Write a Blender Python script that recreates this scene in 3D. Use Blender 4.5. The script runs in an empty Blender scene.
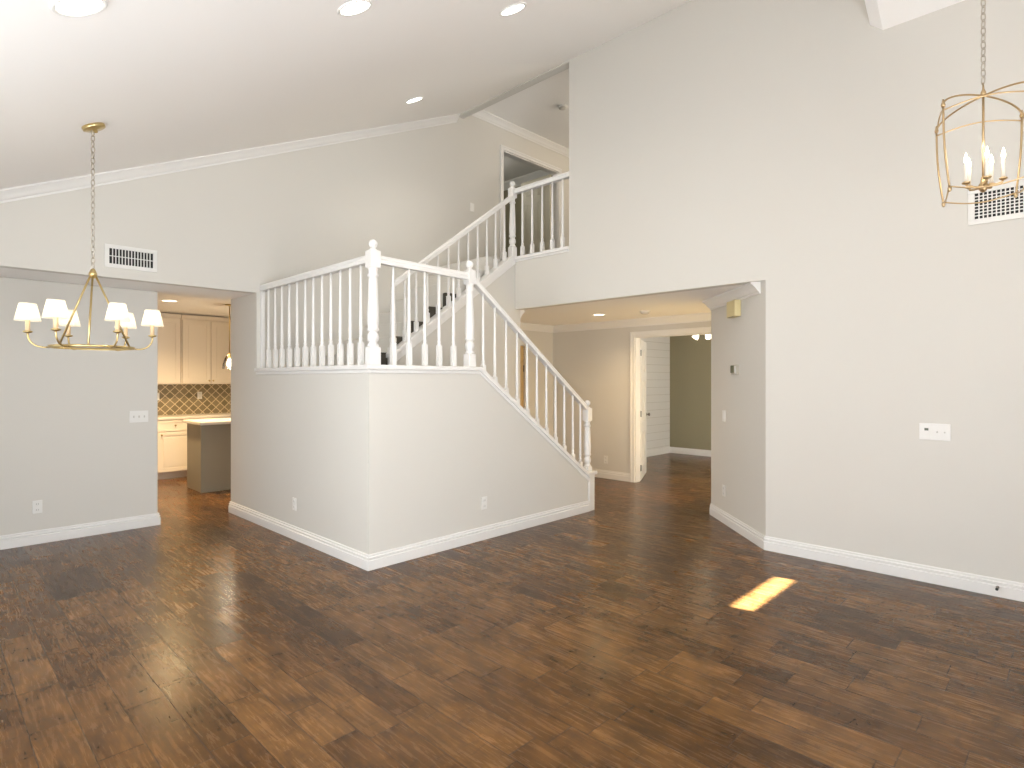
import bpy, bmesh, math, random
from math import sin, cos, pi, radians
from mathutils import Vector, Matrix

S = bpy.context.scene
COL = S.collection
random.seed(7)

# ------------------------------------------------------------------ camera, world, exposure, daylight
YAW = radians(44.25)
cd = bpy.data.cameras.new('camera'); cam = bpy.data.objects.new('camera', cd); COL.objects.link(cam)
cd.sensor_width = 36.0; cd.lens = 36.0 * 580 / 1024; cd.shift_y = -4 / 1024; cd.clip_start = 0.05
cam.location = (0, 0, 1.5); cam.rotation_euler = (pi / 2, 0, YAW - pi / 2)
S.camera = cam
S.view_settings.view_transform = 'Standard'; S.view_settings.look = 'None'
S.view_settings.gamma = 1.0; S.view_settings.use_curve_mapping = False
S.view_settings.exposure = -0.04
try:
    S.cycles.max_bounces = 10; S.cycles.diffuse_bounces = 6; S.cycles.glossy_bounces = 4
    S.cycles.transmission_bounces = 6; S.cycles.sample_clamp_indirect = 6.0
except Exception:
    pass
W = bpy.data.worlds.new('world'); S.world = W; W.use_nodes = True
wn = W.node_tree.nodes; wl = W.node_tree.links
sky = wn.new('ShaderNodeTexSky'); sky.sky_type = 'HOSEK_WILKIE'; sky.sun_direction = (0.1, -0.8, 0.6); sky.turbidity = 3
wl.new(sky.outputs[0], wn['Background'].inputs[0]); wn['Background'].inputs[1].default_value = 0.6


def area(name, loc, rot, sx, sy, power, col=(1, 1, 1)):
    l = bpy.data.lights.new(name, 'AREA'); l.shape = 'RECTANGLE'; l.size = sx; l.size_y = sy
    l.energy = power; l.color = col
    o = bpy.data.objects.new(name, l); COL.objects.link(o); o.location = loc; o.rotation_euler = rot
    return o


def lamp(name, loc, power, col=(1, .85, .68), r=0.03, kind='POINT', rot=(0, 0, 0), angle=140):
    l = bpy.data.lights.new(name, kind); l.energy = power; l.color = col; l.shadow_soft_size = r
    if kind == 'SPOT':
        l.spot_size = radians(angle); l.spot_blend = 1.0
    o = bpy.data.objects.new(name, l); COL.objects.link(o); o.location = loc; o.rotation_euler = rot
    return o


DAY = (0.925, 0.965, 1.0)
# area lights standing in for skylight at the unseen windows and patio door behind the camera
area('daylight_patio_door', (0.9, -1.93, 1.1), (radians(112), 0, 0), 2.8, 2.0, 50, DAY)
area('patio_uplight_fill', (0.9, -1.93, 1.1), (radians(140), 0, 0), 2.8, 2.0, 176, DAY)  # second area light at the door, tilted up to brighten the ceiling
area('daylight_clerestory', (2.0, -1.93, 3.0), (radians(115), 0, 0), 3.0, 0.8, 3, DAY)
area('daylight_side_window', (-0.68, 2.2, 1.3), (radians(95), 0, radians(-90)), 3.0, 1.8, 100, DAY)
area('daylight_front_window', (-0.68, -0.65, 1.3), (radians(100), 0, radians(-90)), 1.9, 1.8, 2, DAY)
area('daylight_dining_window', (-0.68, 5.0, 1.3), (radians(90), 0, radians(-90)), 1.4, 1.8, 11, DAY)
# the sun, which reaches the floor only through a narrow slot added in the back wall
sd = Vector((-0.16, 1.0, -0.74)).normalized()
sl = bpy.data.lights.new('sun', 'SUN'); sl.energy = 190; sl.angle = radians(0.53); sl.color = (.94, .97, 1)
so = bpy.data.objects.new('sun', sl); COL.objects.link(so); so.rotation_euler = sd.to_track_quat('-Z', 'Y').to_euler()


# ------------------------------------------------------------------ materials
def mat(name, col, rough=0.6, metal=0.0, spec=0.5, bump=0.0, bscale=200.0, var=0.0):
    m = bpy.data.materials.new(name); m.use_nodes = True
    nt = m.node_tree; b = nt.nodes['Principled BSDF']
    b.inputs['Base Color'].default_value = (*col, 1); b.inputs['Roughness'].default_value = rough
    b.inputs['Metallic'].default_value = metal; b.inputs['Specular IOR Level'].default_value = spec
    if bump or var:
        tc = nt.nodes.new('ShaderNodeTexCoord')
        n = nt.nodes.new('ShaderNodeTexNoise'); n.inputs['Scale'].default_value = bscale; n.inputs['Detail'].default_value = 3
        nt.links.new(tc.outputs['Object'], n.inputs['Vector'])
        if bump:
            bp = nt.nodes.new('ShaderNodeBump'); bp.inputs['Strength'].default_value = bump; bp.inputs['Distance'].default_value = 0.002
            nt.links.new(n.outputs['Fac'], bp.inputs['Height']); nt.links.new(bp.outputs[0], b.inputs['Normal'])
        if var:
            mx = nt.nodes.new('ShaderNodeMix'); mx.data_type = 'RGBA'
            mx.inputs['A'].default_value = (*[c * (1 - var) for c in col], 1); mx.inputs['B'].default_value = (*[min(1, c * (1 + var)) for c in col], 1)
            nt.links.new(n.outputs['Fac'], mx.inputs['Factor']); nt.links.new(mx.outputs['Result'], b.inputs['Base Color'])
    return m


def emit(name, col, s):
    m = bpy.data.materials.new(name); m.use_nodes = True
    b = m.node_tree.nodes['Principled BSDF']
    b.inputs['Base Color'].default_value = (.9, .9, .9, 1)
    b.inputs['Emission Color'].default_value = (*col, 1); b.inputs['Emission Strength'].default_value = s
    return m


def glass(name, col=(1, 1, 1), rough=0.02):
    m = bpy.data.materials.new(name); m.use_nodes = True
    nt = m.node_tree; nt.nodes.remove(nt.nodes['Principled BSDF'])
    t = nt.nodes.new('ShaderNodeBsdfTransparent'); t.inputs[0].default_value = (*col, 1)
    g = nt.nodes.new('ShaderNodeBsdfGlossy'); g.inputs['Roughness'].default_value = rough
    f = nt.nodes.new('ShaderNodeFresnel'); f.inputs[0].default_value = 1.5
    x = nt.nodes.new('ShaderNodeMixShader')
    nt.links.new(f.outputs[0], x.inputs[0]); nt.links.new(t.outputs[0], x.inputs[1]); nt.links.new(g.outputs[0], x.inputs[2])
    nt.links.new(x.outputs[0], nt.nodes['Material Output'].inputs[0])
    return m


M = {}
M['wall'] = mat('greige_paint', (.69, .670, .622), .75, bump=.12, bscale=160)
M['ceil'] = mat('ceiling_paint', (.93, .915, .895), .85, bump=.1, bscale=160)
M['white'] = mat('white_trim_paint', (.83, .82, .80), .38)
M['plate'] = mat('white_plastic', (.82, .81, .78), .35)
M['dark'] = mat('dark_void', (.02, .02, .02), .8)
M['carpet'] = mat('dark_stair_carpet', (.075, .066, .05), .95, bump=.6, bscale=420, var=.4)
M['brass'] = mat('aged_brass', (.62, .48, .23), .28, 1.0)
M['gold'] = mat('soft_gold', (.60, .44, .25), .36, 1.0)
M['chain'] = mat('nickel_chain', (.55, .50, .43), .3, 1.0)
M['cab'] = mat('cream_cabinet', (.80, .73, .63), .45)
M['island'] = mat('grey_green_cabinet', (.30, .28, .225), .5)
M['quartz'] = mat('pale_quartz', (.78, .74, .68), .25, var=.05, bscale=30)
M['far_wall'] = mat('green_grey_paint', (.29, .265, .175), .8, bump=.1)
M['chrome'] = mat('dark_metal', (.25, .23, .2), .3, 1.0)
M['siren'] = mat('yellowed_plastic', (.72, .62, .34), .45)
M['thermo'] = mat('thermostat_silver', (.50, .47, .40), .4)
M['screen'] = mat('thermostat_screen', (.10, .11, .07), .25)
M['oak'] = mat('warm_oak', (.55, .38, .18), .45, var=.25, bscale=12)
M['sleeve'] = mat('tan_sleeve', (.75, .55, .33), .5)
M['candle'] = mat('candle_sleeve', (.85, .80, .70), .5)
M['lens'] = emit('downlight_lens', (1, .95, .86), 9)
M['lens_warm'] = emit('warm_downlight_lens', (1, .84, .60), 6)
M['bulb'] = emit('bulb_glow', (1, .88, .66), 14)
M['glass'] = glass('clear_glass')
M['globe'] = emit('frosted_shade_lit', (1, .90, .70), 2.0)
M['socket'] = mat('socket_plastic', (.80, .79, .76), .4)
M['slot'] = mat('slot_shadow', (.30, .29, .27), .6)
M['pale_grey'] = mat('grey_plastic', (.6, .58, .54), .5)

# lamp shades: thin fabric that the bulb inside lights up
m = bpy.data.materials.new('white_shade_fabric'); m.use_nodes = True; nt = m.node_tree
nt.nodes.remove(nt.nodes['Principled BSDF'])
d1 = nt.nodes.new('ShaderNodeBsdfDiffuse'); d1.inputs[0].default_value = (.9, .87, .8, 1)
t1 = nt.nodes.new('ShaderNodeBsdfTranslucent'); t1.inputs[0].default_value = (.95, .88, .74, 1)
x1 = nt.nodes.new('ShaderNodeMixShader'); x1.inputs[0].default_value = .6
nt.links.new(d1.outputs[0], x1.inputs[1]); nt.links.new(t1.outputs[0], x1.inputs[2])
nt.links.new(x1.outputs[0], nt.nodes['Material Output'].inputs[0])
M['shade'] = m


def N(nt, t, **kw):
    n = nt.nodes.new(t)
    for k, v in kw.items():
        if k == 'op': n.operation = v
        else: n.inputs[int(k[1:])].default_value = v
    return n


def math_node(nt, op, a, b=None):
    n = nt.nodes.new('ShaderNodeMath'); n.operation = op
    for i, v in enumerate((a, b)):
        if v is None: continue
        if isinstance(v, (int, float)): n.inputs[i].default_value = v
        else: nt.links.new(v, n.inputs[i])
    return n.outputs[0]


def wood_floor():
    m = bpy.data.materials.new('hand_scraped_plank_floor'); m.use_nodes = True
    nt = m.node_tree; b = nt.nodes['Principled BSDF']; L = nt.links
    tc = nt.nodes.new('ShaderNodeTexCoord'); sp = nt.nodes.new('ShaderNodeSeparateXYZ')
    L.new(tc.outputs['Object'], sp.inputs[0])
    X, Y = sp.outputs[0], sp.outputs[1]
    wdt, lng = .165, 1.25
    u = math_node(nt, 'DIVIDE', X, wdt); row = math_node(nt, 'FLOOR', u)
    wr = nt.nodes.new('ShaderNodeTexWhiteNoise'); wr.noise_dimensions = '1D'; L.new(row, wr.inputs['W'])
    v = math_node(nt, 'ADD', math_node(nt, 'DIVIDE', Y, lng), math_node(nt, 'MULTIPLY', wr.outputs[0], 7.3))
    colm = math_node(nt, 'FLOOR', v)
    # every plank is cut once more at its own random place, so lengths vary
    cid = nt.nodes.new('ShaderNodeCombineXYZ'); L.new(row, cid.inputs[0]); L.new(colm, cid.inputs[1])
    w0 = nt.nodes.new('ShaderNodeTexWhiteNoise'); w0.noise_dimensions = '3D'; L.new(cid.outputs[0], w0.inputs['Vector'])
    fv = math_node(nt, 'FRACT', v)
    cut = math_node(nt, 'ADD', math_node(nt, 'MULTIPLY', w0.outputs[0], .5), .25)
    side = math_node(nt, 'GREATER_THAN', fv, cut)
    L.new(side, cid.inputs[2])
    cid2 = nt.nodes.new('ShaderNodeCombineXYZ'); L.new(row, cid2.inputs[0]); L.new(colm, cid2.inputs[1]); L.new(math_node(nt, 'ADD', side, 3.7), cid2.inputs[2])
    for lk in list(cid.inputs[2].links): nt.links.remove(lk)
    w2 = nt.nodes.new('ShaderNodeTexWhiteNoise'); w2.noise_dimensions = '3D'; L.new(cid2.outputs[0], w2.inputs['Vector'])
    rnd = w2.outputs[0]
    ramp = nt.nodes.new('ShaderNodeValToRGB'); cr = ramp.color_ramp
    cr.elements[0].position = 0; cr.elements[0].color = (.064, .029, .008, 1)
    cr.elements[1].position = 1; cr.elements[1].color = (.158, .074, .022, 1)
    for p, c in ((.2, (.090, .040, .011, 1)), (.5, (.114, .052, .015, 1)), (.8, (.132, .062, .018, 1))):
        e = cr.elements.new(p); e.color = c
    L.new(rnd, ramp.inputs[0])
    # grain: stretched along the plank, shifted per plank
    off = nt.nodes.new('ShaderNodeVectorMath'); off.operation = 'MULTIPLY'; off.inputs[1].default_value = (9, 5, 3)
    L.new(w2.outputs['Color'], off.inputs[0])
    ad = nt.nodes.new('ShaderNodeVectorMath'); ad.operation = 'ADD'; L.new(tc.outputs['Object'], ad.inputs[0]); L.new(off.outputs[0], ad.inputs[1])

    def noise(sx, sy, scale, detail, rough=.6, dist=0.0):
        mp = nt.nodes.new('ShaderNodeMapping'); mp.inputs['Scale'].default_value = (sx, sy, 1); L.new(ad.outputs[0], mp.inputs[0])
        n = nt.nodes.new('ShaderNodeTexNoise'); n.inputs['Scale'].default_value = scale; n.inputs['Detail'].default_value = detail
        n.inputs['Roughness'].default_value = rough; n.inputs['Distortion'].default_value = dist
        L.new(mp.outputs[0], n.inputs['Vector']); return n.outputs['Fac']
    grain = noise(14, 1.2, 3.5, 8, .7, .6)
    blotch = noise(2.2, 1.6, 2.6, 5, .6, .4)
    chat = noise(1.5, 6.0, 5.0, 3, .5, .8)

    def remap(f, a, c, lo, hi):
        r = nt.nodes.new('ShaderNodeMapRange'); r.inputs[1].default_value = a; r.inputs[2].default_value = c
        r.inputs[3].default_value = lo; r.inputs[4].default_value = hi; L.new(f, r.inputs[0]); return r.outputs[0]
    g = math_node(nt, 'MULTIPLY', remap(grain, .3, .7, .50, 1.48), remap(blotch, .28, .72, .46, 1.54))
    g = math_node(nt, 'MULTIPLY', g, remap(chat, .30, .42, .66, 1.0))
    mul = nt.nodes.new('ShaderNodeVectorMath'); mul.operation = 'SCALE'; L.new(ramp.outputs[0], mul.inputs[0]); L.new(g, mul.inputs['Scale'])
    # seams
    fu = math_node(nt, 'FRACT', u)
    eu = math_node(nt, 'MULTIPLY', math_node(nt, 'MINIMUM', fu, math_node(nt, 'SUBTRACT', 1.0, fu)), wdt)
    ev = math_node(nt, 'MULTIPLY', math_node(nt, 'MINIMUM', math_node(nt, 'MINIMUM', fv, math_node(nt, 'SUBTRACT', 1.0, fv)), math_node(nt, 'ABSOLUTE', math_node(nt, 'SUBTRACT', fv, cut))), lng)
    ed = math_node(nt, 'MINIMUM', eu, ev)
    seam = remap(ed, .0008, .0035, 0.0, 1.0)
    mx = nt.nodes.new('ShaderNodeMix'); mx.data_type = 'RGBA'; mx.inputs['A'].default_value = (.035, .018, .009, 1)
    L.new(remap(ed, .0008, .0038, .10, 1.0), mx.inputs['Factor']); L.new(mul.outputs[0], mx.inputs['B'])
    L.new(mx.outputs['Result'], b.inputs['Base Color'])
    L.new(remap(grain, .3, .7, .2, .32), b.inputs['Roughness'])
    b.inputs['Specular IOR Level'].default_value = .26
    h = math_node(nt, 'ADD', math_node(nt, 'MULTIPLY', seam, 1.0), math_node(nt, 'ADD', math_node(nt, 'MULTIPLY', blotch, .8), math_node(nt, 'MULTIPLY', grain, .35)))
    bp = nt.nodes.new('ShaderNodeBump'); bp.inputs['Strength'].default_value = .2; bp.inputs['Distance'].default_value = .004
    L.new(h, bp.inputs['Height']); L.new(bp.outputs[0], b.inputs['Normal'])
    return m


M['floor'] = wood_floor()


def tile_mat():
    m = bpy.data.materials.new('diagonal_tile'); m.use_nodes = True
    nt = m.node_tree; b = nt.nodes['Principled BSDF']; L = nt.links
    tc = nt.nodes.new('ShaderNodeTexCoord'); sp = nt.nodes.new('ShaderNodeSeparateXYZ'); L.new(tc.outputs['Object'], sp.inputs[0])
    X, Z = sp.outputs[0], sp.outputs[2]
    t = .098
    p = math_node(nt, 'DIVIDE', math_node(nt, 'MULTIPLY', math_node(nt, 'ADD', X, Z), .7071), t)
    q = math_node(nt, 'DIVIDE', math_node(nt, 'MULTIPLY', math_node(nt, 'SUBTRACT', X, Z), .7071), t)
    def edge(s):
        f = math_node(nt, 'FRACT', s); return math_node(nt, 'MINIMUM', f, math_node(nt, 'SUBTRACT', 1.0, f))
    e = math_node(nt, 'MINIMUM', edge(p), edge(q))
    c = nt.nodes.new('ShaderNodeCombineXYZ'); L.new(math_node(nt, 'FLOOR', p), c.inputs[0]); L.new(math_node(nt, 'FLOOR', q), c.inputs[1])
    w = nt.nodes.new('ShaderNodeTexWhiteNoise'); L.new(c.outputs[0], w.inputs['Vector'])
    mx = nt.nodes.new('ShaderNodeMix'); mx.data_type = 'RGBA'; mx.inputs['A'].default_value = (.20, .165, .095, 1); mx.inputs['B'].default_value = (.29, .235, .145, 1)
    L.new(w.outputs[0], mx.inputs['Factor'])
    g = nt.nodes.new('ShaderNodeMix'); g.data_type = 'RGBA'; g.inputs['B'].default_value = (.66, .56, .38, 1)
    L.new(math_node(nt, 'LESS_THAN', e, .065), g.inputs['Factor']); L.new(mx.outputs['Result'], g.inputs['A'])
    L.new(g.outputs['Result'], b.inputs['Base Color']); b.inputs['Roughness'].default_value = .35
    return m


M['tile'] = tile_mat()


def shiplap_mat():
    m = bpy.data.materials.new('shiplap_boards'); m.use_nodes = True
    nt = m.node_tree; b = nt.nodes['Principled BSDF']; L = nt.links
    tc = nt.nodes.new('ShaderNodeTexCoord'); sp = nt.nodes.new('ShaderNodeSeparateXYZ'); L.new(tc.outputs['Object'], sp.inputs[0])
    f = math_node(nt, 'FRACT', math_node(nt, 'DIVIDE', sp.outputs[2], .15))
    g = nt.nodes.new('ShaderNodeMix'); g.data_type = 'RGBA'; g.inputs['A'].default_value = (.74, .74, .72, 1); g.inputs['B'].default_value = (.54, .53, .49, 1)
    L.new(math_node(nt, 'LESS_THAN', f, .05), g.inputs['Factor']); L.new(g.outputs['Result'], b.inputs['Base Color'])
    b.inputs['Roughness'].default_value = .5
    return m


M['shiplap'] = shiplap_mat()


# ------------------------------------------------------------------ mesh helpers
class MB:
    def __init__(s): s.bm = bmesh.new()

    def box(s, x0, x1, y0, y1, z0, z1, mtx=None):
        v = [Vector((x, y, z)) for z in (min(z0, z1), max(z0, z1)) for y in (min(y0, y1), max(y0, y1)) for x in (min(x0, x1), max(x0, x1))]
        if mtx: v = [mtx @ p for p in v]
        q = [s.bm.verts.new(p) for p in v]
        for f in ((0, 2, 3, 1), (4, 5, 7, 6), (0, 1, 5, 4), (2, 6, 7, 3), (0, 4, 6, 2), (1, 3, 7, 5)):
            s.bm.faces.new([q[i] for i in f])
        return s

    def prism(s, pts, vec):
        """polygon of 3D points extruded by vec"""
        vec = Vector(vec); a = [s.bm.verts.new(Vector(p)) for p in pts]; b = [s.bm.verts.new(Vector(p) + vec) for p in pts]
        n = len(pts)
        s.bm.faces.new(a[::-1]); s.bm.faces.new(b)
        for i in range(n): s.bm.faces.new([a[i], a[(i + 1) % n], b[(i + 1) % n], b[i]])
        return s

    def lathe(s, prof, seg=16, loc=(0, 0, 0), mtx=None, cap=True):
        """prof: list of (radius, z)"""
        loc = Vector(loc); rings = []
        for r, z in prof:
            ring = []
            for k in range(seg):
                p = Vector((r * cos(2 * pi * k / seg), r * sin(2 * pi * k / seg), z))
                if mtx: p = mtx @ p
                ring.append(s.bm.verts.new(p + loc))
            rings.append(ring)
        for a, b in zip(rings, rings[1:]):
            for k in range(seg):
                f = s.bm.faces.new([a[k], a[(k + 1) % seg], b[(k + 1) % seg], b[k]]); f.smooth = True
        if cap:
            for ring, rev in ((rings[0], True), (rings[-1], False)):
                s.bm.faces.new(ring[::-1] if rev else ring)
        return s

    def tube(s, pts, r, seg=8, closed=False, flat=None):
        """tube along 3D points; r number or list; flat=(a,b) gives an elliptical section"""
        pts = [Vector(p) for p in pts]; n = len(pts); rings = []
        up = Vector((0, 0, 1)); prev = None
        for i, p in enumerate(pts):
            if closed: t = pts[(i + 1) % n] - pts[i - 1]
            else: t = pts[min(i + 1, n - 1)] - pts[max(i - 1, 0)]
            t.normalize()
            if prev is None:
                u = up if abs(t.z) < .95 else Vector((1, 0, 0))
                u = (u - t * u.dot(t)).normalized()
            else:
                u = (prev - t * prev.dot(t)).normalized()
            prev = u; w = t.cross(u)
            rr = r[i] if isinstance(r, (list, tuple)) else r
            ra, rb = (flat if flat else (rr, rr))
            rings.append([s.bm.verts.new(p + u * ra * cos(2 * pi * k / seg) + w * rb * sin(2 * pi * k / seg)) for k in range(seg)])
        m = n if closed else n - 1
        for i in range(m):
            a, b = rings[i], rings[(i + 1) % n]
            for k in range(seg):
                f = s.bm.faces.new([a[k], a[(k + 1) % seg], b[(k + 1) % seg], b[k]]); f.smooth = True
        if not closed:
            s.bm.faces.new(rings[0][::-1]); s.bm.faces.new(rings[-1])
        return s

    def sweep(s, prof, path, side=1, z=0.0, closed=False):
        """profile (out, up) swept along a 2D/3D polyline with mitred corners; out is to the left of travel when side=1"""
        P = [Vector((p[0], p[1], p[2] if len(p) > 2 else z)) for p in path]; n = len(P); rings = []
        for i in range(n):
            def nrm(a, b):
                d = (P[b] - P[a]); d.z = 0; d.normalize(); return Vector((-d.y, d.x, 0)) * side
            if i == 0: o = nrm(0, 1)
            elif i == n - 1: o = nrm(n - 2, n - 1)
            else:
                n1, n2 = nrm(i - 1, i), nrm(i, i + 1); o = (n1 + n2).normalized(); o = o / max(.2, o.dot(n1))
            rings.append([s.bm.verts.new(P[i] + o * a + Vector((0, 0, b))) for a, b in prof])
        k = len(prof)
        for a, b in zip(rings, rings[1:]):
            for j in range(k): s.bm.faces.new([a[j], a[(j + 1) % k], b[(j + 1) % k], b[j]])
        s.bm.faces.new(rings[0][::-1]); s.bm.faces.new(rings[-1])
        return s

    def build(s, name, material, parent=None, bevel=0.0, seg=2, loc=None):
        bmesh.ops.recalc_face_normals(s.bm, faces=s.bm.faces)
        me = bpy.data.meshes.new(name); s.bm.to_mesh(me); s.bm.free()
        me.materials.append(material)
        o = bpy.data.objects.new(name, me); COL.objects.link(o)
        if loc: o.location = loc
        if parent:
            o.parent = parent
            if parent.type == 'EMPTY' or True:
                o.matrix_parent_inverse = Matrix.Identity(4)
        if bevel:
            bv = o.modifiers.new('bevel', 'BEVEL'); bv.width = bevel; bv.segments = seg; bv.limit_method = 'ANGLE'
        return o


def empty(name, loc, label, cat, group=None, rz=0.0):
    o = bpy.data.objects.new(name, None); COL.objects.link(o); o.location = loc; o.rotation_euler = (0, 0, rz)
    o.empty_display_size = .1; tag(o, label, cat, group); return o


def tag(o, label, cat, group=None):
    o['label'] = label; o['category'] = cat
    if group: o['group'] = group
    return o


def struct(o, label=None, cat=None):
    o['kind'] = 'structure'
    if label: o['label'] = label
    if cat: o['category'] = cat
    return o


def copy_tree(o, parent=None):
    c = o.copy(); COL.objects.link(c)
    if parent: c.parent = parent
    for ch in list(o.children): copy_tree(ch, c)
    return c


# ------------------------------------------------------------------ key dimensions
XW = 5.235          # face of the tall right wall
YL = 6.163          # face of the tall left wall
YK = 6.84           # lower wall with the triple switch, set back under the header
XS, YS = 2.488, 4.0  # faces of the half walls round the landing
HS = 2.415          # underside of header
HE = 2.385          # entry ceiling
Z2 = 3.03           # upper floor
XB, YB = -0.75, -2.0  # walls behind the camera
SL = .4545


def zc(x): return 5.175 + SL * (x - XW)


# ------------------------------------------------------------------ floor and room shell
struct(MB().box(-0.9, 11.2, -2.2, 10.7, -.12, 0).build('floor', M['floor']), 'dark brown hand-scraped wood plank floor', 'floor')

# tall right wall with the entry opening below and the balcony opening above
pts = [(YB, 0), (1.971, 0), (1.971, HE), (5.045, HE), (5.045, 2.985), (4.183, 2.985), (4.183, zc(XW) - .012), (YL, zc(XW) - .012), (YL, zc(XW) + .05), (YB, zc(XW) + .05)]
struct(MB().prism([(XW, y, z) for y, z in pts], (.115, 0, 0)).build('wall_right', M['wall']), 'tall greige wall with large return vent', 'wall')
# angled wall beside the entry
d = Vector((1, 1, 0)).normalized(); nrm = Vector((1, -1, 0)).normalized()
A = Vector((XW, 1.971, 0)); B = Vector((6.19, 2.926, 0))
struct(MB().prism([A, B, B + nrm * .1, A + nrm * .1 + Vector((.04, 0, 0))], (0, 0, HE)).build('wall_angled', M['wall']), 'angled wall with thermostat', 'wall')
struct(MB().box(6.19, 7.5, 2.80, 2.926, 0, HE).build('wall_entry_side', M['wall']), 'entry side wall', 'wall')
# tall left wall above the header and on past the stairs
dx0, dx1 = 6.13, 7.43   # upstairs doorway
struct(MB().prism([(XB - .1, YL, HS), (2.6035, YL, HS), (2.6035, YL, 0), (5.6, YL, 0), (5.6, YL, 5.5), (4.6, YL, 5.5), (XB - .1, YL, 2.62)], (0, .10, 0)).build('wall_left', M['wall']), 'tall left wall under sloped crown moulding', 'wall')
m_ = MB().box(5.6, dx0, YL, YL + .1, Z2, 5.5).box(dx0, dx1, YL, YL + .1, 4.945, 5.5).box(dx1, 10, YL, YL + .1, Z2, 5.5)
struct(m_.build('wall_upper_hall', M['wall']), 'upstairs hall wall with doorway', 'wall')
# header underside and set-back lower wall
struct(MB().box(XB, 2.487, YL + .1, 6.97, HS, HS + .1).build('ceiling_header_soffit', M['ceil']), 'soffit under the header', 'ceiling')
struct(MB().box(XB, 1.745, YK - .02, 6.97, 0, HS).build('wall_lower_left', M['wall'], bevel=.012), 'lower wall with triple light switch', 'wall')
# half walls of the landing and lower flight
struct(MB().box(XS, XS + .115, YS, YL, 0, 1.565).box(XS, XS + .115, YL, 6.88, 0, HS).build('wall_stair_left', M['wall']), 'half wall left of the landing', 'wall')
CAP = lambda x: 1.565 - .712 * (x - 3.68)
struct(MB().prism([(XS + .1151, YS, 0), (5.455, YS, 0), (5.455, YS, .36), (5.36, YS, CAP(5.36)), (3.68, YS, 1.565), (XS + .1151, YS, 1.565)], (0, .115, 0)).build('wall_stair_front', M['wall']), 'half wall in front of the lower stair flight', 'wall')
# wall below the upper flight, returning to the entry
struct(MB().prism([(3.45, 5.045, 0), (5.33, 5.045, 0), (5.33, 5.045, 2.96), (5.19, 5.045, 2.96), (3.45, 5.045, 1.72)], (0, .095, 0)).box(5.235, 5.33, 5.14, 6.2, 0, HE).build('wall_under_stairs', M['wall']), 'wall under the upper stair flight', 'wall')
# sloped ceiling
struct(MB().prism([(XB - .1, YB - .1, zc(XB - .1)), (XW + .2, YB - .1, zc(XW + .2)), (XW + .2, YB - .1, zc(XW + .2) + .1), (XB - .1, YB - .1, zc(XB - .1) + .1)], (0, YL - YB + .15, 0)).build('ceiling', M['ceil']), 'white sloped ceiling', 'ceiling')
# lower ceiling piece over the right end of the tall wall
pr_ = [(1.167, 4.294), (1.079, 4.217), (YB, 4.217), (YB, 5.3), (1.167, 5.3)]
struct(MB().prism([(XW + .02, y, z - .014) for y, z in pr_], (-1.0, 0, .70)).build('ceiling_dropped', M['ceil']), 'dropped ceiling section at top right', 'ceiling')
# walls behind the camera with patio door, clerestory and side window openings
m_ = MB()
m_.box(XB - .1, -.55, YB - .1, YB, 0, 2.1).box(2.35, XW + .1, YB - .1, YB, 0, 2.1).box(3.0, XW + .1, YB - .1, YB, 2.1, 2.44)
m_.box(XB - .1, 3.0, YB - .1, YB, 2.1, 2.6).box(.5, 3.5, YB - .1, YB, 3.4, 5.3).box(XB - .1, .5, YB - .1, YB, 2.6, 5.3)
TX0, TX1, TZ0, TZ1 = 4.35, 5.165, 2.60, 2.768   # unseen slot added to cut the sun into its floor patch
m_.box(3.5, TX0, YB - .1, YB, 2.44, 5.3).box(3.0, 3.5, YB - .1, YB, 2.44, 2.6)
m_.box(TX0, TX1, YB - .1, YB, 2.44, TZ0).box(TX0, TX1, YB - .1, YB, TZ1, 5.3).box(TX1, XW + .1, YB - .1, YB, 2.44, 5.3)
struct(m_.build('wall_back', M['wall']), 'wall behind the camera', 'wall')
m_ = MB().box(XB - .1, XB, YB, YL + .8, 0, .4).box(XB - .1, XB, YB, YL + .8, 2.2, 2.7)
for y0, y1 in ((YB, -1.6), (.3, .7), (3.7, 4.3), (5.7, YL + .8)): m_.box(XB - .1, XB, y0, y1, .4, 2.2)
struct(m_.build('wall_camera_side', M['wall']), 'wall beside the camera', 'wall')


def window(n, horiz, a0, a1, z0, z1, at, muls):
    """framed window in a wall; horiz: runs along x (True) or y"""
    f = MB(); t = .05
    def bx(p0, p1, q0, q1):
        if horiz: f.box(p0, p1, at - .08, at - .01, q0, q1)
        else: f.box(at - .08, at - .01, p0, p1, q0, q1)
    bx(a0, a1, z0, z0 + t); bx(a0, a1, z1 - t, z1); bx(a0, a0 + t, z0 + t, z1 - t); bx(a1 - t, a1, z0 + t, z1 - t)
    for k in range(1, muls): c = a0 + (a1 - a0) * k / muls; bx(c - .025, c + .025, z0 + t, z1 - t)
    o = struct(f.build('window_%d' % n, M['white']), 'white framed window behind the camera', 'window')
    g = MB()
    if horiz: g.box(a0 + t, a1 - t, at - .05, at - .044, z0 + t, z1 - t)
    else: g.box(at - .05, at - .044, a0 + t, a1 - t, z0 + t, z1 - t)
    g.build('window_pane', M['glass'], o)


window(1, True, -.55, 2.35, 0, 2.1, YB, 2)
window(2, True, .5, 3.0, 2.6, 3.4, YB, 3)
struct(MB().box(3.0, 3.5, YB - .1, YB, 2.6, 3.4).build('wall_back_pier', M['wall']), 'wall pier behind the camera', 'wall')
window(3, False, .7, 3.7, .4, 2.2, XB, 3)
window(4, False, -1.6, .3, .4, 2.2, XB, 2)
window(5, False, 4.3, 5.7, .4, 2.2, XB, 2)

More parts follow.
